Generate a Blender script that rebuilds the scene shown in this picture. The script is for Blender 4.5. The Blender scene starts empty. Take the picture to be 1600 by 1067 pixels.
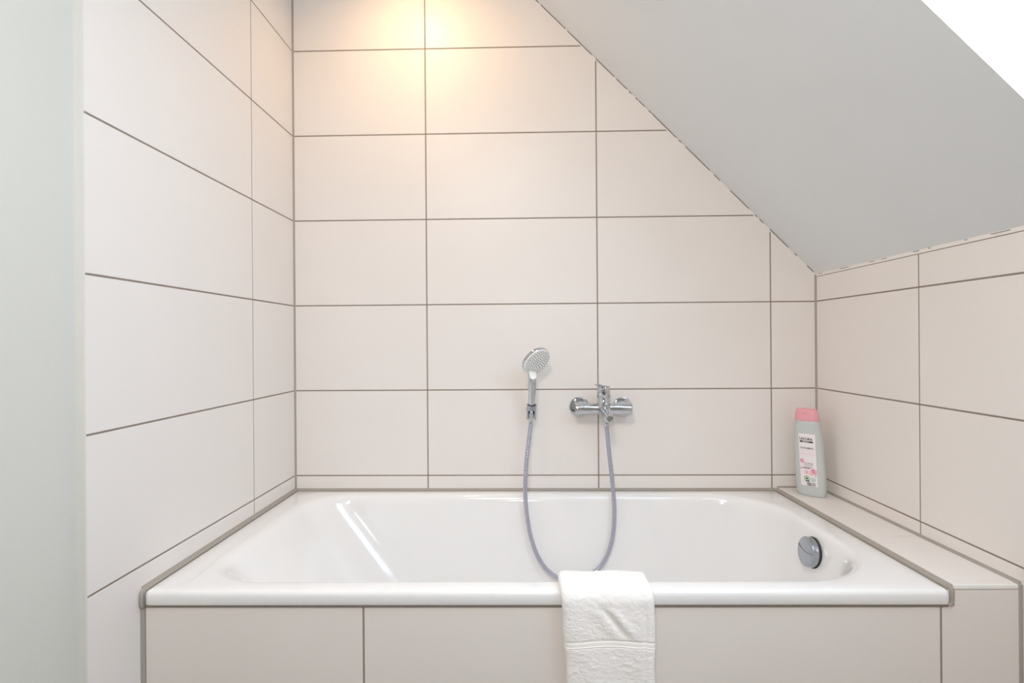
import bpy, math, random
from mathutils import Vector, Matrix, noise

random.seed(7)
scene = bpy.context.scene
COL = scene.collection
Z0 = 0.6302            # height of the lowest full grout row above the floor; all "local" z are measured from it
XL, XR = -1.0763, 0.7581
RIM = -0.0515
LEDGE = -0.0438
KNEE = 0.6991
SLOPE = 1.0098
CEIL = 1.77
TH = math.atan(SLOPE)
YB = -3.45             # rear wall
TW, TH_ = 0.602, 0.302

# ------------------------------------------------------------------ materials
def lin(c):
    return tuple((v / 12.92 if v <= 0.04045 else ((v + 0.055) / 1.055) ** 2.4) for v in c)

def rgb(r, g, b):
    return lin((r / 255, g / 255, b / 255)) + (1.0,)

def mat(name, col, rough=0.5, metal=0.0, spec=0.5, coat=0.0, coat_r=0.03, bump=None, var=None, sss=0.0, sheen=0.0, trans=0.0):
    m = bpy.data.materials.new(name)
    m.use_nodes = True
    nt = m.node_tree
    b = nt.nodes['Principled BSDF']
    b.inputs['Base Color'].default_value = col
    b.inputs['Roughness'].default_value = rough
    b.inputs['Metallic'].default_value = metal
    b.inputs['Specular IOR Level'].default_value = spec
    b.inputs['Coat Weight'].default_value = coat
    b.inputs['Coat Roughness'].default_value = coat_r
    if sheen:
        b.inputs['Sheen Weight'].default_value = sheen
    if sss:
        b.inputs['Subsurface Weight'].default_value = sss
        b.inputs['Subsurface Radius'].default_value = (0.01, 0.008, 0.008)
    if trans:
        b.inputs['Transmission Weight'].default_value = trans
    tc = nt.nodes.new('ShaderNodeTexCoord')
    if bump:
        for i, (sc, st, dist) in enumerate(bump):
            n = nt.nodes.new('ShaderNodeTexNoise')
            n.inputs['Scale'].default_value = sc
            n.inputs['Detail'].default_value = 4
            nt.links.new(tc.outputs['Object'], n.inputs['Vector'])
            bn = nt.nodes.new('ShaderNodeBump')
            bn.inputs['Strength'].default_value = st
            bn.inputs['Distance'].default_value = dist
            nt.links.new(n.outputs['Fac'], bn.inputs['Height'])
            if i:
                nt.links.new(prev.outputs['Normal'], bn.inputs['Normal'])
            prev = bn
        nt.links.new(prev.outputs['Normal'], b.inputs['Normal'])
    if var:
        sc, col2 = var
        n = nt.nodes.new('ShaderNodeTexNoise')
        n.inputs['Scale'].default_value = sc
        n.inputs['Detail'].default_value = 3
        nt.links.new(tc.outputs['Object'], n.inputs['Vector'])
        r = nt.nodes.new('ShaderNodeValToRGB')
        r.color_ramp.elements[0].position = 0.35
        r.color_ramp.elements[0].color = col
        r.color_ramp.elements[1].position = 0.65
        r.color_ramp.elements[1].color = col2
        nt.links.new(n.outputs['Fac'], r.inputs['Fac'])
        nt.links.new(r.outputs['Color'], b.inputs['Base Color'])
    return m

M = {}
M['tile'] = mat('satin_wall_tile', rgb(235, 230, 226), 0.37, spec=0.34, bump=[(6, 0.05, 0.01)], var=(2.5, rgb(233, 228, 224)))
M['ptile'] = mat('satin_panel_tile', rgb(232, 226, 221), 0.36, spec=0.4, bump=[(6, 0.05, 0.01)], var=(2.5, rgb(230, 224, 219)))
M['grout'] = mat('grey_grout', rgb(150, 139, 128), 0.9, spec=0.2, var=(60, rgb(142, 131, 120)))
M['silicone'] = mat('grey_silicone', rgb(166, 160, 152), 0.55, spec=0.3)
M['caulk'] = mat('white_caulk', rgb(236, 231, 226), 0.6, spec=0.3)
M['crack'] = mat('dark_gap', rgb(50, 44, 40), 0.9, spec=0.1)
M['plaster'] = mat('painted_plaster', rgb(213, 213, 207), 0.85, spec=0.2, bump=[(180, 0.12, 0.002)], var=(3, rgb(211, 211, 205)))
M['ceiling'] = mat('painted_ceiling', rgb(231, 234, 236), 0.9, spec=0.15, bump=[(150, 0.12, 0.002)], var=(3, rgb(229, 232, 234)))
M['strip'] = mat('grey_white_edge_profile', rgb(222, 222, 217), 0.5)
M['edge'] = mat('white_edge_profile', rgb(240, 240, 236), 0.4)
M['enamel'] = mat('white_enamel', rgb(240, 240, 240), 0.12, spec=0.5, coat=0.6, coat_r=0.02)
M['chrome'] = mat('polished_chrome', rgb(205, 208, 212), 0.06, metal=1.0)
M['satin_chrome'] = mat('satin_chrome', rgb(176, 181, 188), 0.22, metal=1.0)
M['white_plastic'] = mat('white_plastic', rgb(248, 249, 248), 0.3)
M['nozzle'] = mat('grey_rubber', rgb(58, 62, 66), 0.6)
M['rubber'] = mat('black_rubber', rgb(40, 40, 42), 0.6)
M['bottle'] = mat('silver_grey_plastic', rgb(198, 203, 203), 0.32, spec=0.5, coat=0.2, coat_r=0.15)
M['cap'] = mat('pink_plastic', rgb(236, 166, 176), 0.38)
M['label'] = mat('white_label', rgb(240, 235, 234), 0.4)
M['ink'] = mat('black_ink', rgb(28, 26, 30), 0.5)
M['plum'] = mat('plum_ink', rgb(96, 44, 74), 0.5)
M['pink'] = mat('pink_ink', rgb(238, 172, 190), 0.5)
M['pale_pink'] = mat('pale_pink_ink', rgb(244, 208, 216), 0.5)
M['rose'] = mat('rose_ink', rgb(206, 116, 146), 0.5)
M['green'] = mat('green_ink', rgb(86, 160, 70), 0.5)
M['dgreen'] = mat('dark_green_ink', rgb(26, 84, 40), 0.5)
M['blue'] = mat('blue_ink', rgb(128, 178, 196), 0.5)
M['towel'] = mat('white_terry', rgb(249, 247, 245), 0.95, spec=0.1, sheen=0.3, bump=[(900, 0.5, 0.0015), (260, 0.35, 0.003)])
M['border'] = mat('white_flat_weave', rgb(248, 245, 242), 0.85, spec=0.15, sheen=0.2, bump=[(1200, 0.25, 0.0006)])
M['floor'] = mat('grey_floor_tile', rgb(112, 107, 102), 0.45, var=(5, rgb(104, 99, 94)))
M['room_paint'] = mat('room_paint', rgb(222, 219, 214), 0.85, spec=0.2, bump=[(180, 0.1, 0.002)])
M['frame_paint'] = mat('white_window_paint', rgb(240, 241, 242), 0.4)

def hose_mat():
    m = mat('ribbed_hose_plastic', rgb(176, 178, 193), 0.2, spec=0.6, metal=0.5, coat=0.8, coat_r=0.04)
    return m
M['hose'] = hose_mat()

def lamp_mat(name, col, strength):
    m = bpy.data.materials.new(name)
    m.use_nodes = True
    nt = m.node_tree
    nt.nodes.clear()
    o = nt.nodes.new('ShaderNodeOutputMaterial')
    e = nt.nodes.new('ShaderNodeEmission')
    e.inputs['Color'].default_value = col
    e.inputs['Strength'].default_value = strength
    nt.links.new(e.outputs[0], o.inputs['Surface'])
    return m

def glass_mat():
    m = bpy.data.materials.new('window_glass')
    m.use_nodes = True
    nt = m.node_tree
    nt.nodes.clear()
    o = nt.nodes.new('ShaderNodeOutputMaterial')
    mx = nt.nodes.new('ShaderNodeMixShader')
    t = nt.nodes.new('ShaderNodeBsdfTransparent')
    g = nt.nodes.new('ShaderNodeBsdfGlossy')
    g.inputs['Roughness'].default_value = 0.02
    f = nt.nodes.new('ShaderNodeFresnel')
    f.inputs['IOR'].default_value = 1.35
    nt.links.new(f.outputs[0], mx.inputs[0])
    nt.links.new(t.outputs[0], mx.inputs[1])
    nt.links.new(g.outputs[0], mx.inputs[2])
    nt.links.new(mx.outputs[0], o.inputs['Surface'])
    return m
M['glass'] = glass_mat()

# ------------------------------------------------------------------ mesh builder
class MB:
    def __init__(self):
        self.v = []; self.f = []; self.mi = []; self.mats = []
    def m(self, key):
        if key not in self.mats:
            self.mats.append(key)
        return self.mats.index(key)
    def add(self, verts, faces, key):
        b = len(self.v); i = self.m(key)
        self.v += [tuple(x) for x in verts]
        for f in faces:
            self.f.append(tuple(b + k for k in f)); self.mi.append(i)
    def box(self, x0, x1, y0, y1, z0, z1, key, ch=0.0):
        if ch <= 0:
            vs = [(x, y, z) for x in (x0, x1) for y in (y0, y1) for z in (z0, z1)]
            self.add(vs, [(0, 1, 3, 2), (4, 6, 7, 5), (0, 4, 5, 1), (2, 3, 7, 6), (0, 2, 6, 4), (1, 5, 7, 3)], key)
            return
        # chamfered box by lofting rounded rectangles in z
        loops = []
        for z, ins in ((z0, ch), (z0 + ch * .3, ch * .3), (z0 + ch, 0), (z1 - ch, 0), (z1 - ch * .3, ch * .3), (z1, ch)):
            loops.append(rrect(x0 + ins, x1 - ins, y0 + ins, y1 - ins, max(ch, .0003), z, 3, 1))
        self.loft(loops, key, caps=True)
    def loft(self, loops, key, caps=True, closed=False):
        n = len(loops[0]); b = len(self.v); i = self.m(key)
        for L in loops:
            self.v += [tuple(p) for p in L]
        rng = len(loops) if closed else len(loops) - 1
        for a in range(rng):
            c = (a + 1) % len(loops)
            for k in range(n):
                k2 = (k + 1) % n
                self.f.append((b + a * n + k, b + a * n + k2, b + c * n + k2, b + c * n + k)); self.mi.append(i)
        if caps and not closed:
            self.f.append(tuple(b + k for k in reversed(range(n)))); self.mi.append(i)
            q = b + (len(loops) - 1) * n
            self.f.append(tuple(q + k for k in range(n))); self.mi.append(i)
    def lathe(self, prof, key, org=(0, 0, 0), axis=(0, 0, 1), n=48, sx=1.0):
        R = Vector((0, 0, 1)).rotation_difference(Vector(axis).normalized()).to_matrix()
        o = Vector(org)
        loops = [[o + R @ Vector((math.cos(2 * math.pi * k / n) * max(r, 1e-5) * sx, math.sin(2 * math.pi * k / n) * max(r, 1e-5), h)) for k in range(n)] for r, h in prof]
        self.loft(loops, key, caps=True)
    def tube(self, pts, radii, key, n=24, squash=None):
        pts = [Vector(p) for p in pts]
        loops = []
        t0 = (pts[1] - pts[0]).normalized()
        ref = Vector((1, 0, 0)) if abs(t0.x) < 0.9 else Vector((0, 1, 0))
        u = t0.cross(ref).normalized()
        for i, p in enumerate(pts):
            t = (pts[min(i + 1, len(pts) - 1)] - pts[max(i - 1, 0)]).normalized()
            u = (u - t * u.dot(t)).normalized()
            w = t.cross(u)
            r = radii[i] if isinstance(radii, (list, tuple)) else radii
            loops.append([p + (u * math.cos(2 * math.pi * k / n) + w * math.sin(2 * math.pi * k / n)) * r for k in range(n)])
        self.loft(loops, key, caps=True)
    def build(self, name, parent=None, smooth=35, org=(0, 0, 0), warp=False):
        o_ = Vector(org)
        if warp:   # the bath was not set dead level: its front right corner stands a few millimetres high
            self.v = [(p[0], p[1], p[2] + (.0085 * (p[0] - XL) / 1.69 * (-p[1] / .75) if p[2] > -.3 else 0)) for p in self.v]
        me = bpy.data.meshes.new(name)
        me.from_pydata([tuple(Vector(p) - o_) for p in self.v], [], self.f)
        for k in self.mats:
            me.materials.append(M[k])
        me.polygons.foreach_set('material_index', self.mi)
        me.validate()
        import bmesh
        bm = bmesh.new(); bm.from_mesh(me)
        bmesh.ops.remove_doubles(bm, verts=bm.verts, dist=1e-6) if len(bm.verts) < 60000 else None
        bmesh.ops.recalc_face_normals(bm, faces=bm.faces)
        bm.to_mesh(me); bm.free()
        if smooth:
            me.polygons.foreach_set('use_smooth', [True] * len(me.polygons))
            me.set_sharp_from_angle(angle=math.radians(smooth))
        me.update()
        o = bpy.data.objects.new(name, me)
        COL.objects.link(o)
        if parent is not None:
            o.parent = parent
            o.location = o_ - Vector(parent['_org'])
        else:
            o.location = (o_.x, o_.y, o_.z + Z0)
            o['_org'] = tuple(o_)
        return o

def empty(name, org, label=None, cat=None):
    o = bpy.data.objects.new(name, None)
    o.empty_display_size = 0.05
    COL.objects.link(o)
    o.location = (org[0], org[1], org[2] + Z0)
    o['_org'] = tuple(org)
    if label: o['label'] = label; o['category'] = cat
    return o

def rrect(x0, x1, y0, y1, r, z, nc=8, ns=1):
    """rounded rectangle, counter-clockwise; nc points per corner arc, ns points inside every straight side"""
    rl, rr_ = r if isinstance(r, tuple) else (r, r)
    lim = min((x1 - x0) / 2 - 1e-5, (y1 - y0) / 2 - 1e-5)
    rl, rr_ = min(rl, lim), min(rr_, lim)
    pts = []
    rs = [rr_, rr_, rl, rl]
    cs = [(x1 - rr_, y0 + rr_, -90), (x1 - rr_, y1 - rr_, 0), (x0 + rl, y1 - rl, 90), (x0 + rl, y0 + rl, 180)]
    for i, (cx, cy, a0) in enumerate(cs):
        r = rs[i]
        for k in range(nc + 1):
            a = math.radians(a0 + 90 * k / nc)
            pts.append((cx + r * math.cos(a), cy + r * math.sin(a), z))
        nx, ny, na = cs[(i + 1) % 4]
        a = math.radians(na)
        r = rs[(i + 1) % 4]
        e = (nx + r * math.cos(a), ny + r * math.sin(a))
        s = pts[-1]
        for k in range(1, ns + 1):
            t = k / (ns + 1)
            pts.append((s[0] + (e[0] - s[0]) * t, s[1] + (e[1] - s[1]) * t, z))
    return pts

def catmull(P, per=10):
    P = [Vector(p) for p in P]
    P = [P[0] * 2 - P[1]] + P + [P[-1] * 2 - P[-2]]
    out = []
    for i in range(1, len(P) - 2):
        for k in range(per):
            t = k / per
            a, b, c, d = P[i - 1], P[i], P[i + 1], P[i + 2]
            out.append(0.5 * ((2 * b) + (c - a) * t + (2 * a - 5 * b + 4 * c - d) * t * t + (3 * b - a - 3 * c + d) * t ** 3))
    out.append(P[-2])
    return out

def struct(o):
    o['kind'] = 'structure'
    return o

# ------------------------------------------------------------------ tiled surfaces
def clip(poly, n, d):
    """keep the part of the 2D polygon where n.p <= d"""
    out = []
    for i in range(len(poly)):
        a, b = poly[i], poly[(i + 1) % len(poly)]
        da = n[0] * a[0] + n[1] * a[1] - d
        db = n[0] * b[0] + n[1] * b[1] - d
        if da <= 0: out.append(a)
        if (da < 0 < db) or (db < 0 < da):
            t = da / (da - db)
            out.append((a[0] + (b[0] - a[0]) * t, a[1] + (b[1] - a[1]) * t))
    # drop repeats
    res = []
    for p in out:
        if not res or math.hypot(p[0] - res[-1][0], p[1] - res[-1][1]) > 1e-6:
            res.append(p)
    if len(res) > 1 and math.hypot(res[0][0] - res[-1][0], res[0][1] - res[-1][1]) < 1e-6: res.pop()
    return res

def inset(poly, d):
    n = len(poly); out = []
    for i in range(n):
        p0, p1, p2 = Vector(poly[i - 1]), Vector(poly[i]), Vector(poly[(i + 1) % n])
        e1 = (p1 - p0).normalized(); e2 = (p2 - p1).normalized()
        n1 = Vector((-e1.y, e1.x)); n2 = Vector((-e2.y, e2.x))
        den = 1 + n1.dot(n2)
        out.append(tuple(p1 + (n1 + n2) * (d / den)))
    return out

def area(p):
    return 0.5 * sum(p[i][0] * p[(i + 1) % len(p)][1] - p[(i + 1) % len(p)][0] * p[i][1] for i in range(len(p)))

def tiles(mb, xs, zs, frame, key, gap=0.0042, clips=(), depth=0.0010, jitter=0.0002):
    """xs, zs: the grout centre lines and the outer edges. frame(a, b, h) -> 3D point, h = height over the grout bed"""
    for i in range(len(xs) - 1):
        for j in range(len(zs) - 1):
            g0 = gap / 2 if i > 0 else 0
            g1 = gap / 2 if i < len(xs) - 2 else 0
            k0 = gap / 2 if j > 0 else 0
            k1 = gap / 2 if j < len(zs) - 2 else 0
            P = [(xs[i] + g0, zs[j] + k0), (xs[i + 1] - g1, zs[j] + k0), (xs[i + 1] - g1, zs[j + 1] - k1), (xs[i] + g0, zs[j + 1] - k1)]
            for c in clips:
                P = clip(P, *c)
                if len(P) < 3: break
            if len(P) < 3 or abs(area(P)) < 2e-5: continue
            if area(P) < 0: P.reverse()
            Q = inset(P, 0.0005)
            t = [random.uniform(-jitter, jitter) for _ in range(3)]
            cx = sum(p[0] for p in P) / len(P); cz = sum(p[1] for p in P) / len(P)
            hh = lambda p: depth + t[1] * (p[0] - cx) / .6 + t[2] * (p[1] - cz) / .6
            n = len(P)
            vs = [frame(p[0], p[1], hh(p)) for p in Q] + [frame(p[0], p[1], hh(p) - 0.0005) for p in P] + [frame(p[0], p[1], -0.001) for p in P]
            fs = [tuple(range(n))]
            for a in range(2):
                for k in range(n):
                    k2 = (k + 1) % n
                    fs.append((a * n + k2, a * n + k, (a + 1) * n + k, (a + 1) * n + k2))
            mb.add(vs, fs, key)

GB = 0.0010  # tile thickness over the grout bed
FLOORZ = -Z0

# line of the slope on the back wall: x*S + z <= KNEE + S*0.7588
sn = math.hypot(SLOPE, 1)
slope_n = (SLOPE / sn, 1 / sn)
slope_d = (KNEE + SLOPE * 0.7588) / sn

# back wall
mb = MB()
zrows = [FLOORZ] + [k * TH_ for k in range(-2, 7)]
zrows = [FLOORZ, -TH_, 0.0] + [k * TH_ for k in range(1, 6)] + [CEIL]
xb = [XL + 0.004, -TW, 0.0, TW, XR - 0.004]
tiles(mb, xb, zrows, lambda a, b, h: (a, GB - h, b), 'tile', clips=[(slope_n, slope_d - 0.006)])
wallpoly = [(XL - .03, FLOORZ), (XR + .03, FLOORZ), (XR + .03, CEIL + .05), (XL - .03, CEIL + .05)]
wallpoly = clip(wallpoly, slope_n, slope_d + .03)
n = len(wallpoly)
mb.add([(p[0], GB, p[1]) for p in wallpoly] + [(p[0], GB + .1, p[1]) for p in wallpoly],
       [tuple(range(n)), tuple(reversed(range(n, 2 * n)))] + [(k, (k + 1) % n, n + (k + 1) % n, n + k) for k in range(n)], 'grout')
struct(mb.build('wall_back', smooth=0))

# left wall: tiled zone next to the bath, plain plaster towards the room
YT = -0.884
mb = MB()
ys = [YT, -0.2822, -0.004]
tiles(mb, ys, zrows, lambda a, b, h: (XL - GB + h, a, b), 'tile')
mb.box(XL - .015, XL - GB, YT, GB, FLOORZ, CEIL + .05, 'grout')
mb.box(XL - .12, XL - .015, YB, GB + .1, FLOORZ, CEIL + .05, 'plaster')
struct(mb.build('wall_left', smooth=0))
mb = MB()
mb.box(XL - .015, XL + .0006, YT - .004, YT - .0002, FLOORZ, CEIL, 'strip')
struct(mb.build('trim_1', smooth=0))

# right (knee) wall
mb = MB()
yr = [YB, -0.4705 - 5 * TW, -0.4705 - 4 * TW, -0.4705 - 3 * TW, -0.4705 - 2 * TW, -0.4705 - TW, -0.4705, -0.004]
yr = [y for y in yr if y >= YB]
zr_ = [FLOORZ, -TH_, 0.0, TH_, 2 * TH_, KNEE - .0105]
tiles(mb, yr, zr_, lambda a, b, h: (XR + GB - h, a, b), 'tile')
mb.box(XR + GB, XR + .12, YB, GB + .1, FLOORZ, KNEE + .02, 'grout')
struct(mb.build('wall_right', smooth=0))

# rear wall, floor
mb = MB(); mb.box(XL - .1, XR + .1, YB - .1, YB, FLOORZ, CEIL + .05, 'room_paint')
struct(mb.build('wall_rear', smooth=0))
mb = MB()
mb.box(XL - .1, XR + .1, YB - .1, .1, FLOORZ - .1, FLOORZ - .002, 'grout')
tiles(mb, [XL - .02 + i * .46 for i in range(5)], [YB + i * .4605 for i in range(9)], lambda a, b, h: (a, b, FLOORZ - .0010 + h), 'floor', depth=.0010)
struct(mb.build('floor', smooth=0))

# ceiling: flat part over the left, slope with the skylight hole on the right
ex, ez = -math.cos(TH), math.sin(TH)      # up the slope
nx, nz = math.sin(TH), math.cos(TH)       # out of the roof
def sp(s, y, h):
    return (0.7588 + ex * s + nx * h, y, KNEE + ez * s + nz * h)
S_TOP = (CEIL - KNEE) / ez
SK0, SK1, SY0, SY1 = 0.14, 1.18, -1.735, -0.939
mb = MB()
xt = 0.7588 + ex * S_TOP
mb.box(XL - .1, xt, YB - .05, .06, CEIL, CEIL + .1, 'ceiling')
def slab(s0, s1, y0, y1, h1=.28):
    vs = [sp(s, y, h) for s in (s0, s1) for y in (y0, y1) for h in (0, h1)]
    mb.add(vs, [(0, 1, 3, 2), (4, 6, 7, 5), (0, 4, 5, 1), (2, 3, 7, 6), (0, 2, 6, 4), (1, 5, 7, 3)], 'ceiling')
slab(-.02, SK0, YB - .05, .06); slab(SK1, S_TOP + .06, YB - .05, .06)
slab(SK0, SK1, YB - .05, SY0); slab(SK0, SK1, SY1, .06)
struct(mb.build('ceiling', smooth=0))

# skylight window in its shaft
win = bpy.data.objects.new('window_1', None); COL.objects.link(win)
win.location = (0, 0, Z0); win['_org'] = (0, 0, 0); win['kind'] = 'structure'
mb = MB()
def wbox(s0, s1, y0, y1, h0, h1, key):
    vs = [sp(s, y, h) for s in (s0, s1) for y in (y0, y1) for h in (h0, h1)]
    mb.add(vs, [(0, 1, 3, 2), (4, 6, 7, 5), (0, 4, 5, 1), (2, 3, 7, 6), (0, 2, 6, 4), (1, 5, 7, 3)], key)
fw = .045
wbox(SK0, SK0 + fw, SY0, SY1, .19, .25, 'frame_paint'); wbox(SK1 - fw, SK1, SY0, SY1, .19, .25, 'frame_paint')
wbox(SK0 + fw, SK1 - fw, SY0, SY0 + fw, .19, .25, 'frame_paint'); wbox(SK0 + fw, SK1 - fw, SY1 - fw, SY1, .19, .25, 'frame_paint')
mb.build('window_frame', win, smooth=0)
mb = MB(); wbox(SK0 + fw, SK1 - fw, SY0 + fw, SY1 - fw, .22, .226, 'glass')
mb.build('pane', win, smooth=0)

# caulk where the walls meet the slope, with its hairline gaps
mb = MB()
for y0, y1 in ((-0.0012, 0.004),):
    vs = []
    L = S_TOP
    for s in (0.0, L):
        for d, y in ((0.0004, .004), (0.0004, -.0012), (0.0068, -.0004), (0.0068, .004)):
            p = sp(s, y, -d); vs.append(p)
    mb.add(vs, [(0, 1, 2, 3), (7, 6, 5, 4), (0, 4, 5, 1), (1, 5, 6, 2), (2, 6, 7, 3), (3, 7, 4, 0)], 'caulk')
struct(mb.build('trim_2', smooth=0))
mb = MB()
mb.box(XR - .0012, XR + .004, YB, 0, KNEE - .0088, KNEE + .0006, 'caulk')
struct(mb.build('trim_3', smooth=0))
rr = random.Random(3)
mb = MB()
s = .012
while s < S_TOP:
    L = rr.choice([.012, .03, .05, .09, .12, .02])
    g = rr.choice([.003, .006, .012, .02]) if s > .35 else rr.choice([.01, .03, .05])
    nseg = 4
    pts = []
    for k in range(nseg + 1):
        ss = s + L * k / nseg
        pts.append((ss, .0021 + rr.uniform(-.0002, .0002)))
    vs = []
    for ss, d in pts:
        for dd, y in ((d - .0010, -.0009), (d - .0002, -.0024), (d + .0009, -.0009)):
            vs.append(sp(ss, y, -dd))
    fs = [(0, 1, 2), (len(vs) - 1, len(vs) - 2, len(vs) - 3)]
    for k in range(nseg):
        for q in range(3):
            q2 = (q + 1) % 3
            fs.append((k * 3 + q, (k + 1) * 3 + q, (k + 1) * 3 + q2, k * 3 + q2))
    mb.add(vs, fs, 'crack')
    s += L + g
y = -.02
while y > -1.6:
    L = rr.choice([.008, .02, .045]); g = rr.choice([.03, .06, .1])
    zz = KNEE - .0022 + rr.uniform(-.0006, .0006)
    mb.box(XR - .0019, XR - .0008, y - L, y, zz, zz + .0010, 'crack')
    y -= L + g
struct(mb.build('trim_4', smooth=0))

# ------------------------------------------------------------------ silicone joints
def bead(mb, p0, p1, A, B, w, key='silicone', n=6):
    """concave fillet bead from p0 to p1 in the corner between directions A and B"""
    A, B = Vector(A), Vector(B)
    loops = []
    for p in (Vector(p0), Vector(p1)):
        L = [p - A * .001 - B * .001]
        L.append(p + A * w - B * .001)
        for k in range(n + 1):
            t = k / n * math.pi / 2
            a = w * (1 - math.sin(t) * .80); b = w * (1 - math.cos(t) * .80)
            if k == 0: b = w * .0
            if k == n: a = 0
            L.append(p + A * a + B * b)
        L.append(p + B * w - A * .001)
        loops.append(L)
    mb.loft(loops, key, caps=True)

TX0, TX1, TY0, TY1 = -1.0700, 0.6110, -0.752, -0.0050
mb = MB()
bead(mb, (XL, 0, RIM - .002), (XL, 0, CEIL), (1, 0, 0), (0, -1, 0), .0052)
struct(mb.build('trim_5', smooth=40))
mb = MB()
bead(mb, (XR, 0, LEDGE), (XR, 0, KNEE - .002), (-1, 0, 0), (0, -1, 0), .0052)
struct(mb.build('trim_6', smooth=40))
mb = MB()
bead(mb, (XL, 0, RIM), (TX1, 0, RIM), (0, -1, 0), (0, 0, 1), .0065)           # bath / back wall
mb.box(XL, TX1, -.0052, 0, RIM - .03, RIM, 'silicone')
struct(mb.build('trim_7', smooth=40))
mb = MB()
bead(mb, (XL, 0, RIM), (XL, -.7455, RIM), (1, 0, 0), (0, 0, 1), .0085)         # bath / left wall
mb.box(XL, TX0 + .001, -.742, 0, RIM - .03, RIM + .0002, 'silicone')
# it turns down around the front corner of the rim
pts = [(XL + .0030, -.735, RIM + .0006), (XL + .0030, -.744, RIM - .0002), (XL + .0030, -.750, RIM - .005), (XL + .0030, -.7520, RIM - .013), (XL + .0030, -.7520, RIM - .025), (XL + .0030, -.749, RIM - .034)]
mb.tube(catmull(pts, 6), [.0046] * (5 * 6 + 1), 'silicone', 12)
mb.box(XL + .0005, TX0 + .0015, -.7490, -.735, RIM - .034, RIM - .0005, 'silicone', .0012)
bead(mb, (XL, -.745, RIM - .03), (XL, -.745, FLOORZ), (1, 0, 0), (0, -1, 0), .0062)
struct(mb.build('trim_8', smooth=40, warp=True))
mb = MB()                                                                    # bath / ledge
mb.loft([[(TX1 - .0015, y, RIM - .001), (TX1 - .0015, y, RIM + .0012), (TX1 + .003, y, RIM + .0035), (TX1 + .0085, y, LEDGE - .0004), (TX1 + .0095, y, LEDGE - .0008), (TX1 + .0095, y, RIM - .03), (TX1 + .001, y, RIM - .03)] for y in (-.003, -.742)], 'silicone')
pts = [(TX1 + .0045, -.735, RIM + .0025), (TX1 + .0045, -.743, RIM + .0022), (TX1 + .0042, -.7475, RIM - .003), (TX1 + .0036, -.7485, RIM - .013), (TX1 + .0028, -.7485, RIM - .025), (TX1 - .002, -.7475, RIM - .033)]
mb.tube(catmull(pts, 6), [.0036] * (5 * 6 + 1), 'silicone', 12)
mb.box(TX1 - .002, TX1 + .0080, -.7488, -.735, RIM - .034, RIM + .0030, 'silicone', .0015)
bead(mb, (XR, 0, LEDGE), (XR, -.742, LEDGE), (-1, 0, 0), (0, 0, 1), .0062)
bead(mb, (TX1 + .009, 0, LEDGE), (XR, 0, LEDGE), (0, -1, 0), (0, 0, 1), .0052)
mb.box(XR - .0078, XR, -.7465, -.73, FLOORZ, LEDGE + .001, 'silicone', .0015)
struct(mb.build('trim_9', smooth=40, warp=True))
mb = MB()
mb.tube([(XL + .004, -.7452, RIM - .0338), (TX1 - .004, -.7452, RIM - .0338)], .0032, 'grout', 10)
struct(mb.build('trim_10', smooth=40, warp=True))

# ------------------------------------------------------------------ tiled bath surround (front panel and ledge)
sur = empty('bath_surround', (-.16, -.72, FLOORZ), 'beige tiled bath surround, front panel below the rim with the narrow ledge on its right', 'bath surround')
PY = -.745
mb = MB()
fz = -0.0840
tiles(mb, [XL + .0075, -.6023, -.0006, .5922], [FLOORZ, fz], lambda a, b, h: (a, PY + GB - h, b), 'ptile', gap=.0042)
mb.box(XL + .0015, .5962, PY + GB, PY + .03, FLOORZ, fz + .001, 'grout')
mb.build('front_panel', sur, smooth=0, warp=True)
mb = MB()
tiles(mb, [.5962, XR - .0075], [FLOORZ, LEDGE - .0105], lambda a, b, h: (a, PY + GB - h, b), 'ptile', gap=.0042)
mb.box(.5962, XR - .0075, PY + GB, PY + .03, FLOORZ, LEDGE - .0092, 'grout')
mb.build('end_panel', sur, smooth=0, warp=True)
mb = MB()
tiles(mb, [TX1 + .009, XR - .0035], [PY + .004, -.4660, -.0035], lambda a, b, h: (a, b, LEDGE - GB + h), 'tile', gap=.0024)
mb.box(TX1 + .0095, XR - .0005, PY + .03, -.001, LEDGE - .03, LEDGE - GB, 'grout')
mb.build('ledge_top', sur, smooth=0, warp=True)
mb = MB()
mb.box(TX1 + .0085, XR - .0082, PY - .0006, PY + .0034, LEDGE - .0092, LEDGE + .0002, 'edge', .0008)
o = mb.build('edge_trim', sur, smooth=40, warp=True)
o['label'] = 'white edge strip along the ledge front'

# ------------------------------------------------------------------ bathtub
tub = empty('bathtub', (-.2295, -.3785, FLOORZ), 'white enamel built-in bathtub with rounded basin and a flat rim', 'bathtub')
NC, NS = 14, 14
def outer(o, z, r=.012):
    return rrect(TX0 + o, TX1 - o, TY0 + o, TY1 - o, max(r - o, .003), z, NC, NS)
OX0, OX1, OY0, OY1, OR = -.985, .541, -.702, -.056, .205
def inner(il, ir, iy, z, r):
    return rrect(OX0 + il, OX1 - ir, OY0 + iy, OY1 - iy, (r - .065, r), z, NC, NS)
loops = [outer(.012, RIM - .029), outer(.004, RIM - .031), outer(.0012, RIM - .0302), outer(0, RIM - .028), outer(0, RIM - .011), outer(.0008, RIM - .007),
         outer(.0028, RIM - .0035), outer(.006, RIM - .0012), outer(.010, RIM)]
loops += [inner(-.022, -.016, -.012, RIM, OR + .012), inner(-.012, -.009, -.007, RIM - .0008, OR + .008), inner(-.004, -.003, -.0025, RIM - .0028, OR + .003),
          inner(.005, .0015, .002, RIM - .0065, OR), inner(.011, .0045, .0055, RIM - .012, OR), inner(.019, .0075, .009, RIM - .021, OR), inner(.031, .0105, .012, RIM - .035, OR - .002)]
zt, zb = RIM - .035, RIM - .425
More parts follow.
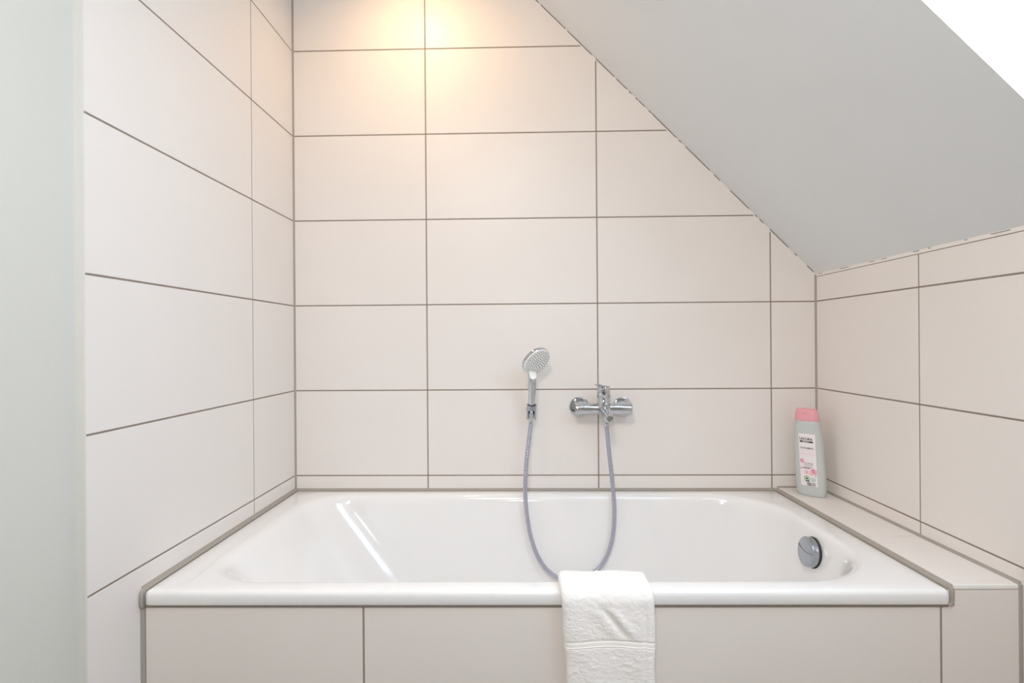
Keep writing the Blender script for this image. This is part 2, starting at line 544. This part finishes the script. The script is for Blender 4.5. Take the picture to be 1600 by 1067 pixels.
NL = 16
for k in range(1, NL + 1):
    t = k / NL
    z = zt + (zb + .11 - zt) * t
    il = .031 + .231 * t
    loops.append(inner(il, .0105 + .052 * t, .012 + .040 * t, z, OR - .002 + .012 * t))
il0, ir0, iy0, z0 = .262, .0625, .052, zb + .11
for k in range(1, 11):
    a = math.pi / 2 * k / 10
    loops.append(inner(il0 + .04 + .16 * (1 - math.cos(a)) - .04 * (1 - math.sin(a)) if k else il0, ir0 + .10 * (1 - math.cos(a)), iy0 + .10 * (1 - math.cos(a)), z0 - .11 * math.sin(a), max(OR + .010 - .09 * (1 - math.cos(a)), .1)))
x0_, x1_, y0_, y1_ = OX0 + il0 + .2, OX1 - ir0 - .1, OY0 + iy0 + .1, OY1 - iy0 - .1
cxm, cym = (x0_ + x1_) / 2, (y0_ + y1_) / 2
for f in (.7, .4, .12):
    loops.append([(cxm + (p[0] - cxm) * f, cym + (p[1] - cym) * f, zb - .004 * (1 - f)) for p in loops[-1 if f == .7 else -1]] if f == .7 else [(cxm + (p[0] - cxm) * (f / fprev), cym + (p[1] - cym) * (f / fprev), zb - .004 * (1 - f)) for p in loops[-1]])
    fprev = f
mb = MB(); mb.loft(loops, 'enamel', caps=False)
nl = len(loops[0]); q = len(mb.v) - nl
mb.f.append(tuple(q + k for k in range(nl))); mb.mi.append(0)
mb.build('tub_shell', tub, smooth=50, warp=True)
# overflow cover on the right end wall
oc = Vector((.5225, -.398, -.1090))
an = Vector((-.992, 0, .125)).normalized()
mb = MB()
mb.lathe([(.0375, -.004), (.0395, .0), (.0395, .0175), (.0388, .0190), (.0372, .0198), (0.0, .0198)], 'satin_chrome', oc, an, 64)
ov = mb.build('overflow_cover', tub, smooth=30, org=oc)
ov['_org'] = tuple(oc)
ov['label'] = 'round chrome overflow knob'
mb = MB()
mb.lathe([(.0405, -.003), (.0412, .0), (.0405, .0022), (0.0, .0022)], 'rubber', oc, an, 64)
mb.build('gasket', ov, smooth=30, org=oc)
# curved seam across its face
R = Vector((0, 0, 1)).rotation_difference(an).to_matrix()
up = (Vector((0, 0, 1)) - an * an.z).normalized(); side = an.cross(up)
mb = MB()
pts = []
for k in range(17):
    t = -1 + 2 * k / 16
    yy = t * .0365
    pts.append(oc + an * .0198 + side * yy + up * (.0075 - .0075 * (1 - t * t) + .0015 * t))
mb.tube(pts, .0006, 'rubber', 6)
mb.build('seam', ov, smooth=30, org=oc)

# ------------------------------------------------------------------ bath mixer
X0 = .0085
mix = empty('bath_mixer', (X0, 0, .24), 'chrome wall-mounted bath mixer with a single lever over the tub', 'faucet')
for sx, zz in ((-1, .2415), (1, .2400)):
    mb = MB()
    c = (X0 + sx * .0755, 0, zz)
    mb.lathe([(.0345, .0), (.0350, .002), (.0350, .006), (.0340, .0085), (.030, .0098), (.020, .0106), (.0155, .011), (.0155, .05), (.0, .05)], 'chrome', c, (0, -1, 0), 56)
    mb.build('wall_rosette', mix, smooth=30)
mb = MB()
mb.lathe([(.0, -.096), (.0165, -.096), (.0183, -.0945), (.019, -.091), (.019, -.030), (.0182, -.026), (.0182, .026), (.019, .030), (.019, .091), (.0183, .0945), (.0165, .096), (.0, .096)], 'chrome', (X0, -.062, .2425), (1, 0, 0), 48)
mb.build('mixer_bar', mix, smooth=30)
mb = MB()
mb.lathe([(.0, -.026), (.012, -.026), (.018, -.020), (.0215, -.008), (.0222, .004), (.0222, .036), (.0216, .0372), (.0216, .0384), (.0, .0384)], 'chrome', (X0, -.068, .2425), (0, 0, 1), 48)
mb.build('mixer_body', mix, smooth=30)
# lever: cap with blade
lev = MB()
lev.lathe([(.0216, .0), (.0224, .001), (.0226, .028), (.0220, .034), (.0200, .0375), (.0160, .0392), (.0, .0396)], 'chrome', (X0, -.068, .2815), (0, 0, 1), 48)
dirv = Vector((-.42, -.90, .13)).normalized()
sidev = dirv.cross(Vector((0, 0, 1))).normalized(); upv = sidev.cross(dirv)
st = Vector((X0, -.068, .3165))
Ls = []
for k in range(15):
    t = k / 14
    p = st + dirv * (-.012 + .088 * t) + upv * (.004 * t * t)
    w = (.0195 * (1 - t) + .0085 * t) * (1 if t < .93 else .8 if t < .99 else .35)
    th = (.0048 * (1 - t) + .0022 * t) * (1 if t < .96 else .5)
    Ls.append([p + sidev * (w * math.copysign(abs(math.cos(a)) ** .6, math.cos(a))) + upv * (th * math.copysign(abs(math.sin(a)) ** .7, math.sin(a))) for a in [2 * math.pi * j / 24 for j in range(24)]])
lev.loft(Ls, 'chrome')
lv = lev.build('lever', mix, smooth=40)
lv['_org'] = (X0, 0, .24)
mb = MB()
mb.lathe([(.0024, 0), (.0024, .0008), (0, .0008)], 'rubber', (X0 - .0012, -.0904, .2925), (0, -1, 0), 16)
mb.build('grub_screw', mix, smooth=30)
# spout
mb = MB()
cs = [((X0, -.060, .2370), .0200, .0185), ((X0 + .0006, -.078, .2360), .0200, .0180), ((X0 + .002, -.100, .2335), .0175, .0150), ((X0 + .004, -.122, .2300), .0150, .0125), ((X0 + .0055, -.142, .2265), .0132, .0110), ((X0 + .0062, -.154, .2240), .0125, .0095), ((X0 + .0064, -.1585, .2230), .0100, .0070)]
Ls = []
for c, w, h in cs:
    Ls.append([Vector(c) + Vector((w * math.copysign(abs(math.cos(a)) ** .8, math.cos(a)), .25 * h * math.sin(a) * 0, h * math.copysign(abs(math.sin(a)) ** .8, math.sin(a)))) for a in [2 * math.pi * j / 32 for j in range(32)]])
mb.loft(Ls, 'chrome')
mb.lathe([(.0115, .0), (.0118, -.004), (.0118, -.010), (.0108, -.0118), (.0095, -.0118), (.0092, -.006), (0, -.006)], 'chrome', (X0 + .0058, -.1455, .2200), (0, 0, 1), 32)
mb.build('spout', mix, smooth=40)
mb = MB()
mb.lathe([(.0042, .0), (.0042, .010), (.0062, .011), (.0066, .013), (.0066, .021), (.0060, .0228), (0, .0232)], 'chrome', (X0 + .0028, -.112, .2435), (0, 0, 1), 24)
mb.build('diverter_knob', mix, smooth=30)
mb = MB()
mb.lathe([(.0110, .030), (.0110, .006), (.0098, .002), (.0098, .0), (0, 0)], 'chrome', (.0205, -.0505, .200), (0, 0, 1), 24)
mb.build('hose_outlet', mix, smooth=30)

# ------------------------------------------------------------------ shower hose
HP = [(0.0205, -0.0505, 0.184), (0.0235, -.052, .150), (0.0265, -0.055, 0.1064), (0.0353, -0.075, -0.0081), (0.0384, -0.09, -0.1002), (0.0267, -0.105, -0.1906), (-0.0048, -0.115, -0.2606), (-0.052, -0.12, -0.2990), (-0.1087, -0.12, -0.3155), (-0.1633, -0.12, -0.3010), (-0.2111, -0.115, -0.2526), (-0.2431, -0.105, -0.1697), (-0.2582, -0.09, -0.0573), (-0.2552, -0.07, 0.0451), (-0.2458, -0.055, 0.129), (-0.2375, -0.0445, 0.190)]
hz = empty('shower_hose', (-.11, -.09, -.3), 'lilac-grey shower hose hanging in a U from mixer to hand shower', 'shower hose')
C = catmull(HP, 40)
rad = [.00735 + .00022 * math.sin(i * 1.45) for i in range(len(C))]
mb = MB(); mb.tube(C, rad, 'hose', 20)
mb.build('hose', hz, smooth=60)
mb = MB()
mb.lathe([(.0, .0175), (.0098, .0175), (.0102, .016), (.0102, .004), (.0094, .0), (.0080, -.004), (.0, -.004)], 'chrome', (.0207, -.0505, .1835), (0, 0, 1), 24)
mb.build('hose_nut', hz, smooth=30)
axh = (Vector((-.2316, -.0815, .3455)) - Vector((-.2362, -.041, .205))).normalized()
mb = MB()
mb.lathe([(.0, -.006), (.0068, -.006), (.0072, -.001), (.0074, .008), (.0088, .016), (.0102, .026), (.0106, .034), (.0, .034)], 'chrome', Vector((-.2368, -.0425, .1955)), axh, 24)
mb.build('hose_nut', hz, smooth=30)

# ------------------------------------------------------------------ shower holder
hold = empty('shower_holder', (-.2355, 0, .235), 'chrome wall holder clasping the bottom of the hand shower', 'shower holder')
mb = MB()
c0 = Vector((-.2360, -.0445, .2055))
Rm = Vector((0, 0, 1)).rotation_difference(axh).to_matrix()
def cring(z0_, z1_, ro0, ri0, ro1, ri1, a0, a1, nseg=28):
    Ls = []
    for k in range(nseg + 1):
        a = math.radians(a0 + (a1 - a0) * k / nseg)
        d = Vector((math.cos(a), math.sin(a), 0))
        Ls.append([c0 + Rm @ (d * r + Vector((0, 0, z))) for r, z in ((ri0, z0_), (ro0, z0_), (ro1, z1_), (ri1, z1_))])
    mb.loft(Ls, 'satin_chrome', caps=True)
cring(.0, .036, .0158, .0124, .0160, .0126, -90 + 52, 270 - 52)
cring(.036, .052, .0160, .0126, .0172, .0128, -90 - 180, 90)
hb = mb.build('clasp', hold, smooth=40)
mb = MB()
mb.lathe([(.017, .0), (.0175, .003), (.0155, .012), (.012, .022), (.010, .032), (.0, .032)], 'satin_chrome', (-.2355, 0, .232), (0, -1, 0), 32)
mb.build('wall_mount', hold, smooth=30)

# ------------------------------------------------------------------ hand shower
hs = empty('hand_shower', (-.2358, -.046, .215), 'white-faced chrome hand shower with a round head, held on the back wall', 'hand shower')
fn = Vector((.50, -.63, -.60)).normalized()
fc = Vector((-.217, -.105, .4045))
mb = MB()
b0 = Vector((-.2358, -.0495, .2285)); b1 = Vector((-.2318, -.0835, .3455))
P = [b0 + (b1 - b0) * t for t in (0, .03, .1, .25, .5, .75, .9, 1.0)]
Rr = [.0085, .0098, .0105, .0112, .0124, .0132, .0136, .0137]
P += [Vector((-.2345, -.0765, .358)), Vector((-.2340, -.0690, .371)), Vector((-.2290, -.0700, .390))]
Rr += [.0128, .0095, .0060]
mb.tube(P, Rr, 'chrome', 32)
mb.build('handle', hs, smooth=40)
mb = MB()
mb.lathe([(.0, -.0215), (.018, -.0205), (.034, -.0175), (.0445, -.0135), (.0506, -.0112), (.0520, -.0095), (.0520, -.0015), (.0508, .0), (.0, .0)], 'chrome', fc, fn, 64)
mb.build('head_shell', hs, smooth=30)
mb = MB()
mb.lathe([(.0500, -.001), (.0503, .0012), (.0492, .0026), (.046, .0031), (.0, .0031)], 'white_plastic', fc, fn, 64)
Rf = Vector((0, 0, 1)).rotation_difference(fn).to_matrix()
fx = Rf @ Vector((1, 0, 0)); fy = Rf @ Vector((0, 1, 0))
for ring, cnt in ((0.0, 1), (.0075, 6), (.0150, 12), (.0225, 16), (.0300, 20), (.0372, 24), (.0438, 26)):
    for k in range(cnt):
        a = 2 * math.pi * (k + .5 * (cnt % 4 == 0)) / cnt
        c = fc + fx * ring * math.cos(a) + fy * ring * math.sin(a) + fn * .0030
        mb.lathe([(.0019, -.0003), (.0019, .0006), (.0013, .0009), (0, .0009)], 'nozzle', c, fn, 8)
sp_ = mb.build('spray_face', hs, smooth=30)
sp_['label'] = 'white spray face with grey nozzles'
# white tongue running from the face into the handle
mb = MB()
tb = Vector((0, 0, -1)); tb = (tb - fn * tb.dot(fn)).normalized(); ts = tb.cross(fn)
Ls = []
A = fc + tb * .040 + fn * .0012
Bp = Vector((-.2285, -.0972, .3455))
for k in range(9):
    t = k / 8
    c = A.lerp(Bp, t)
    w = .0145 * (1 - t) ** .7 + .0070 * t if t < .95 else .004
    nn = (fn * (1 - t) + Vector((.1, -1, -.1)) * t).normalized()
    ax = (Bp - A).normalized(); s_ = ax.cross(nn).normalized()
    Ls.append([c + s_ * (w * math.cos(a)) + nn * (.0042 * (1 - .5 * t) * math.sin(a)) for a in [2 * math.pi * j / 20 for j in range(20)]])
mb.loft(Ls, 'white_plastic')
mb.build('face_tongue', hs, smooth=50)

# ------------------------------------------------------------------ bottle
BC = Vector((.6875, -.0940, LEDGE + .0008))
bn = Vector((-.74, -.67, 0)).normalized()            # label side
bu = Vector((-bn.y, bn.x, 0))                        # width axis, to the right
if bu.x < 0: bu = -bu
LEAN = -.050
def bp(u, w, z):
    return BC + bu * (u + LEAN * z) + bn * w + Vector((0, 0, z))
PROF = [(.0, .0375, .0190), (.002, .0410, .0215), (.006, .0435, .0235), (.015, .0448, .0245), (.05, .0455, .0250), (.10, .0456, .0250), (.15, .0448, .0245), (.19, .0424, .0235), (.22, .0396, .0222), (.2450, .0368, .0212)]
def prof(z):
    for i in range(len(PROF) - 1):
        if z <= PROF[i + 1][0]:
            t = (z - PROF[i][0]) / (PROF[i + 1][0] - PROF[i][0])
            return PROF[i][1] + t * (PROF[i + 1][1] - PROF[i][1]), PROF[i][2] + t * (PROF[i + 1][2] - PROF[i][2])
    return PROF[-1][1:]
EX = 2.35
def bring(a, b, z, n=64):
    L = []
    for k in range(n):
        t = 2 * math.pi * k / n
        c, s_ = math.cos(t), math.sin(t)
        L.append(bp(a * math.copysign(abs(c) ** (2 / EX), c), b * math.copysign(abs(s_) ** (2 / EX), s_), z))
    return L
bot = empty('bottle', BC, 'silver-grey foam bath bottle with a pink cap standing on the tiled ledge', 'bottle')
mb = MB()
zz = [p[0] for p in PROF[:4]] + [.03, .05, .075, .1, .125, .15, .17, .19, .205, .22, .235, .2450]
Ls = [bring(*prof(z), z) for z in zz] + [bring(.0360, .0206, .2460)]
mb.loft(Ls, 'bottle')
mb.build('body', bot, smooth=50, org=BC)
mb = MB()
CP = [(.2462, .0365, .0208), (.2466, .0374, .0215), (.2490, .0376, .0217), (.261, .0356, .0208), (.274, .0332, .0196), (.280, .0316, .0185), (.2835, .029, .0165), (.2850, .025, .013), (.2855, .013, .006)]
mb.loft([bring(a, b, z) for z, a, b in CP], 'cap')
cap = mb.build('cap', bot, smooth=40, org=BC)
cap['_org'] = tuple(BC)
cap['label'] = 'pink flip cap'
mb = MB()
pts = []
for k in range(9):
    u = -.008 + .016 * k / 8
    a, b = .0338, .0198
    pts.append(bp(u, b * (1 - abs(u / a) ** EX) ** (1 / EX) - .0002, .2710 - .0012 * (k / 8 * 2 - 1) ** 2))
mb.tube(pts, .0007, 'rose', 8)
mb.build('thumb_notch', cap, smooth=40, org=BC)

# the printed label follows the curved front
def onlab(u, z, h):
    z += DZ; u += .0012
    a, b = prof(z)
    w = b * (1 - min(abs(u / a), .999) ** EX) ** (1 / EX)
    return bp(u, w + h, z)
LU0, LU1, LZ0, LZ1 = -.0235, .0265, .0290, .1985
DZ = .006
mb = MB()
def patch(u0, u1, z0_, z1_, h, key, nu=10, nz_=14):
    vs = [onlab(u0 + (u1 - u0) * i / nu, z0_ + (z1_ - z0_) * j / nz_, h) for j in range(nz_ + 1) for i in range(nu + 1)]
    fs = [(j * (nu + 1) + i, j * (nu + 1) + i + 1, (j + 1) * (nu + 1) + i + 1, (j + 1) * (nu + 1) + i) for j in range(nz_) for i in range(nu)]
    mb.add(vs, fs, key)
patch(LU0, LU1, LZ0, LZ1, .0003, 'label')
def disc(u, z, r, h, key, n=24, r_in=0.0, sx=1.0, a0=0, a1=360):
    vs = []; fs = []
    for k in range(n + 1):
        a = math.radians(a0 + (a1 - a0) * k / n)
        vs.append(onlab(u + r * sx * math.cos(a), z + r * math.sin(a), h))
        vs.append(onlab(u + r_in * sx * math.cos(a), z + r_in * math.sin(a), h))
    for k in range(n):
        fs.append((2 * k, 2 * k + 2, 2 * k + 3, 2 * k + 1))
    mb.add(vs, fs, key)
def text(s, u0, z0_, width, height, h, key, bold=0.0, align='L'):
    cu = bpy.data.curves.new('t', 'FONT'); cu.body = s; cu.size = 1.0; cu.offset = bold
    cu.resolution_u = 3
    ob = bpy.data.objects.new('t', cu); COL.objects.link(ob)
    dg = bpy.context.evaluated_depsgraph_get()
    me = bpy.data.meshes.new_from_object(ob.evaluated_get(dg))
    xs = [v.co.x for v in me.vertices]; ys_ = [v.co.y for v in me.vertices]
    x0, x1, y0, y1 = min(xs), max(xs), min(ys_), max(ys_)
    vs = [onlab(u0 + (v.co.x - x0) / (x1 - x0) * width, z0_ + (v.co.y - y0) / (y1 - y0) * height, h) for v in me.vertices]
    mb.add(vs, [tuple(p.vertices) for p in me.polygons], key)
    bpy.data.objects.remove(ob); bpy.data.curves.remove(cu); bpy.data.meshes.remove(me)
H1, H2, H3 = .0006, .0008, .0010
text('LACURA', -.0205, .1775, .0400, .0085, H1, 'ink', .03)
patch(-.0195, .0200, .1700, .1750, H1, 'ink', 6, 1)
text('BODY', -.0095, .1710, .0190, .0030, H2, 'label', .02)
text('SCHAUMBAD', -.0190, .1490, .0400, .0058, H1, 'ink', .008)
text('ZARTE BLÜTEN', -.0185, .1400, .0380, .0050, H1, 'pale_pink')
text('KIRSCHBLÜTE', -.0200, .1300, .0410, .0055, H1, 'pale_pink', .01)
# blossoms
def flower(u, z, r, key, key2, rot=0):
    for k in range(5):
        a = math.radians(72 * k + rot)
        disc(u + r * .55 * math.cos(a), z + r * .55 * math.sin(a), r * .42, H1, key, 14)
    disc(u, z, r * .22, H2, key2, 12)
disc(-.0150, .1090, .0065, H1, 'pink', 18)
disc(-.0150, .1095, .0062, H2, 'rose', 20, .0044, a0=40, a1=300)
flower(.0175, .0765, .0110, 'pink', 'rose', 20)
flower(-.0030, .0735, .0090, 'pale_pink', 'rose', 50)
disc(-.0160, .0830, .0055, H1, 'rose', 16, .0035, a0=60, a1=200)
flower(.0060, .0700, .0055, 'pale_pink', 'pink', 5)
disc(.0155, .0830, .0018, H3, 'plum', 10); disc(.0180, .0815, .0012, H3, 'rose', 10)
disc(.0225, .0720, .0014, H3, 'rose', 10); disc(.0100, .0660, .0012, H3, 'rose', 10); disc(.0205, .0630, .0013, H3, 'rose', 10)
disc(.0240, .0640, .0012, H3, 'green', 10)
text('MIT ZARTEM', -.0085, .1010, .0250, .0034, H2, 'plum', .008)
text('BLÜTENDUFT', -.0085, .0955, .0250, .0034, H2, 'plum', .008)
text('für die Haut', -.0080, .0905, .0240, .0026, H2, 'plum')
patch(-.0130, .0085, .0858, .0884, H2, 'plum', 5, 1)
# badges
disc(-.0035, .0530, .0082, H1, 'green', 28, .0058)
disc(-.0035, .0530, .0058, H1, 'label', 20); disc(-.0035, .0530, .0034, H2, 'dgreen', 16)
patch(-.0080, .0045, .0432, .0466, H2, 'dgreen', 4, 1)
disc(.0150, .0505, .0066, H1, 'blue', 28, .0050); disc(.0143, .0505, .0017, H2, 'ink', 12)
# barcode
rb = random.Random(5)
u = -.0035
while u < .0205:
    w = rb.choice([.0005, .0008, .0012]); g = rb.choice([.0006, .0009])
    if not .0105 < u < .0125:
        patch(u, min(u + w, .021), .0300, .0412, H1, 'ink', 1, 2)
    u += w + g
text('e', -.0165, .0400, .0022, .0022, H1, 'ink')
lab = mb.build('label', bot, smooth=60, org=BC)
lab['label'] = 'white printed label with pink blossoms'

# ------------------------------------------------------------------ towel over the rim
tw = empty('towel', (-.09, -.765, -.05), 'folded white terry towel hanging over the front rim of the bathtub', 'towel')
T = .021
# path of the middle surface in the (y, z) plane
TP = [(-.640, -.30), (-.655, -.22), (-.668, -.15), (-.676, -.10), (-.683, -.068), (-.692, -.046), (-.707, -.0365), (-.728, -.0348), (-.745, -.0362), (-.757, -.044), (-.7640, -.057), (-.7648, -.075), (-.7645, -.10), (-.764, -.14), (-.764, -.20), (-.764, -.26), (-.7635, -.32), (-.763, -.38), (-.7625, -.43)]
path = catmull([(0, a, b) for a, b in TP], 18)
# resample evenly
seg = [0]
for i in range(1, len(path)): seg.append(seg[-1] + (path[i] - path[i - 1]).length)
STEP = .0016
NSS = int(seg[-1] / STEP)
pp = []; j = 0
for k in range(NSS + 1):
    d = seg[-1] * k / NSS
    while j < len(seg) - 2 and seg[j + 1] < d: j += 1
    t = (d - seg[j]) / (seg[j + 1] - seg[j])
    pp.append(path[j].lerp(path[j + 1], t))
NA = 128    # across
BZ, BH = -.1440, .0130
def xedge(z, front):
    if not front: return -.186, -.006
    t = max(0, min(1, (-.03 - z) / .2))
    l = -.1895 + .0135 * t + .0010 * math.sin(z * 60)
    r = -.0015 + .0058 * min(1, max(0, (-.028 - z) / .02)) + .001 * math.sin(z * 45 + 1)
    if z > -.045: r -= .006 * min(1, (z + .045) / .014) ** 2
    return l, r
def band_z(x):
    u = (x + .088) / .09
    return BZ - .0060 * u * u
verts_loops = []
for i, p in enumerate(pp):
    t = (pp[min(i + 1, NSS)] - pp[max(i - 1, 0)]).normalized()
    nrm = Vector((0, -t.z, t.y))          # to the outside
    if nrm.dot(Vector((0, -1, 1))) < 0 and p.z > -.06: nrm = -nrm
    if p.y < -.757 and nrm.y > 0: nrm = -nrm
    if p.y > -.69 and nrm.y < 0: nrm = -nrm
    front = p.y < -.72
    xl, xr = xedge(p.z, front or p.z > -.06)
    hw = (xr - xl) / 2; xc = (xl + xr) / 2
    L = []
    end = 1.0
    if i < 4: end = (.3, .6, .85, .95)[i]
    if i > NSS - 4: end = (.3, .6, .85, .95)[NSS - i]
    nh = NA // 2
    for s_ in (1, -1):
        for k in range(nh):
            u = -1 + 2 * k / (nh - 1) if s_ == 1 else 1 - 2 * (k + .5) / nh
            # denser near the edges
            uu = math.sin(u * math.pi / 2) * .35 + u * .65
            x = xc + hw * uu
            e = (1 - abs(uu) ** 14) ** .5
            th = T / 2 * e * end
            off = th * s_
            if s_ == 1:
                q = Vector((x * 1.0, p.y * 3 + i * .0, p.z))
                fz = p.z if front else p.z
                # broad waves
                off += .0011 * math.sin(x * 55 + p.z * 20) * e
                # rounded outer fold on the right and the shallow hollow beside it
                g = x - (xr - .022)
                off -= .0030 * math.exp(-(g / .006) ** 2) * min(1, max(0, (-.055 - p.z) / .03)) * (1 if front else 0)
                # slanting crease
                if front:
                    dx = x + .082 - (-.098 - p.z) * .78
                    fade = math.exp(-((p.z + .102) / .028) ** 4)
                    off -= .0036 * math.exp(-(dx / .0075) ** 2) * fade
                    off += .0028 * math.exp(-((dx - .017) / .011) ** 2) * fade
                    off += .0018 * math.exp(-((dx + .020) / .014) ** 2) * fade
                bz = band_z(x)
                inb = front and abs(p.z - bz) < BH / 2 + .0012
                if inb:
                    off -= .0011
                else:
                    nn = noise.noise(Vector((x * 420, i * STEP * 420, s_ * 3.0)))
                    n2 = noise.noise(Vector((x * 130, i * STEP * 130, 7.0)))
                    off += (.00075 * nn + .0007 * n2) * e
                if front:
                    off += .0006 * noise.noise(Vector((x * 30, p.z * 30, 2)))
            L.append(Vector((x, 0, 0)) + Vector((0, p.y, p.z)) + nrm * off)
    verts_loops.append(L)
mb = MB(); mb.loft(verts_loops, 'towel', caps=True)
mb.build('cloth', tw, smooth=80)
# flat woven border band with its two rib lines
mb = MB()
rows = []
def front_off(x, z):
    xl, xr = xedge(z, True); hw = (xr - xl) / 2; xc = (xl + xr) / 2
    uu = (x - xc) / hw
    e = (1 - min(abs(uu), 1) ** 14) ** .5
    off = T / 2 * e + .0011 * math.sin(x * 55 + z * 20) * e
    g = x - (xr - .022)
    off -= .0030 * math.exp(-(g / .006) ** 2)
    off += .0006 * noise.noise(Vector((x * 30, z * 30, 2)))
    return off
ZR = [-.5, -.46, -.42, -.3, -.1, .1, .3, .36, .40, .46, .5]
HR = [-.0022, -.0014, -.0012, -.0003, -.0003, -.0003, -.0003, -.0003, .0006, .0004, -.0022]
NX = 90
for zz_, hh_ in zip(ZR, HR):
    row = []
    for k in range(NX + 1):
        uu = -1 + 2 * k / NX
        xl, xr = xedge(BZ, True)
        x = (xl + xr) / 2 + (xr - xl) / 2 * uu * .994
        z = band_z(x) - zz_ * BH
        row.append((x, -.764 - front_off(x, z) - hh_, z))
    rows.append(row)
vs = [p for r in rows for p in r]
fs = [(a * (NX + 1) + k, a * (NX + 1) + k + 1, (a + 1) * (NX + 1) + k + 1, (a + 1) * (NX + 1) + k) for a in range(len(rows) - 1) for k in range(NX)]
mb.add(vs, fs, 'border')
bo = mb.build('woven_border', tw, smooth=60)
bo['label'] = 'flat woven border band'

# ------------------------------------------------------------------ warm ceiling downlight and an added fill lamp
def downlight(x, y, col, strength, r=.035):
    e = empty('ceiling_lamp', (x, y, CEIL), None, None)
    mb = MB(); mb.lathe([(r + .012, .0), (r + .012, -.004), (r + .006, -.006), (r, -.004), (r, .0)], 'chrome', (x, y, CEIL), (0, 0, 1), 40)
    mb.build('trim_ring', e, smooth=30)
    M['_l%d' % int(x * 100)] = lamp_mat('lamp_glow', col, strength)
    mb = MB(); mb.lathe([(r - .001, -.002), (r - .001, -.003), (0, -.0045)], '_l%d' % int(x * 100), (x, y, CEIL), (0, 0, 1), 32)
    mb.build('lamp_glass', e, smooth=30)
    return e
WARM = (1.0, .60, .30, 1); NEUT = (1.0, .90, .80, 1)
e1 = downlight(-.63, -.32, WARM, 12)
e1['label'] = 'warm recessed ceiling downlight close to the back wall'; e1['category'] = 'ceiling lamp'
e2 = downlight(-.48, -2.20, NEUT, 3, .09)  # fitting invented to carry the fill light, out of view behind the camera
e2['label'] = 'added round fill lamp on the ceiling behind the camera, out of view'; e2['category'] = 'ceiling lamp'

def area(name, loc, rot, size, energy, col, size_y=None, spread=180):
    l = bpy.data.lights.new(name, 'AREA')
    l.energy = energy; l.color = col; l.size = size
    if size_y: l.shape = 'RECTANGLE'; l.size_y = size_y
    else: l.shape = 'DISK'
    l.spread = math.radians(spread)
    o = bpy.data.objects.new(name, l); COL.objects.link(o)
    o.location = (loc[0], loc[1], loc[2] + Z0)
    o.rotation_euler = rot
    return o
area('downlight_warm', (-.63, -.32, CEIL - .012), Vector((.06, .42, -.85)).to_track_quat('-Z', 'Y').to_euler(), .06, 1.75, (1.0, .62, .30), spread=140)
area('added_room_fill', (-.48, -2.20, CEIL - .16), Vector((.45, .46, -.76)).to_track_quat('-Z', 'Y').to_euler(), .38, 14.6, (1.0, .88, .80))  # added soft fill from behind the camera, evens out the room's brightness
# daylight entering through the skylight pane
cs_ = sp((SK0 + SK1) / 2, (SY0 + SY1) / 2, .215)
d = Vector((-nx, 0, -nz))
rot = d.to_track_quat('-Z', 'Y').to_euler()
sk = area('skylight_daylight', cs_, rot, .70, 9.6, (.60, .82, 1.02), .94)
# photographer's flash just over the camera
fl = area('camera_flash', (-.27, -1.90, .67), (math.radians(90), 0, 0), .10, 3.3, (.95, .97, 1.0))

# world: bright overcast sky
w = bpy.data.worlds.new('World'); scene.world = w
w.use_nodes = True
bg = w.node_tree.nodes['Background']
bg.inputs['Color'].default_value = (.84, .93, 1.0, 1)
bg.inputs['Strength'].default_value = 1.3

# ------------------------------------------------------------------ camera
cx, cz, D, yaw, pi_, ro, f = -0.259831, 0.471485, 1.835158, 0.0226447, 0.0002083, -0.0073634, 813.219
r0 = Vector((math.cos(yaw), math.sin(yaw), 0)); f0 = Vector((-math.sin(yaw), math.cos(yaw), 0)); up0 = Vector((0, 0, 1))
fwd = f0 * math.cos(pi_) + up0 * math.sin(pi_)
u_ = -f0 * math.sin(pi_) + up0 * math.cos(pi_)
X = r0 * math.cos(ro) + u_ * math.sin(ro)
Y = -r0 * math.sin(ro) + u_ * math.cos(ro)
cam = bpy.data.cameras.new('camera'); co = bpy.data.objects.new('camera', cam); COL.objects.link(co)
mw = Matrix.Identity(4)
for i in range(3):
    mw[i][0] = X[i]; mw[i][1] = Y[i]; mw[i][2] = -fwd[i]
mw[0][3], mw[1][3], mw[2][3] = cx, -D, cz + Z0
co.matrix_world = mw
cam.sensor_width = 36; cam.sensor_fit = 'HORIZONTAL'; cam.lens = 36 * f / 1600
cam.clip_start = .02
scene.camera = co

vs_ = scene.view_settings
vs_.view_transform = 'Standard'; vs_.look = 'None'; vs_.gamma = 1; vs_.use_curve_mapping = False
vs_.exposure = 0.09
scene.cycles.use_denoising = True
scene.cycles.max_bounces = 14; scene.cycles.diffuse_bounces = 8; scene.cycles.glossy_bounces = 6
scene.cycles.sample_clamp_indirect = 8
for o in bpy.data.objects:
    if '_org' in o: del o['_org']
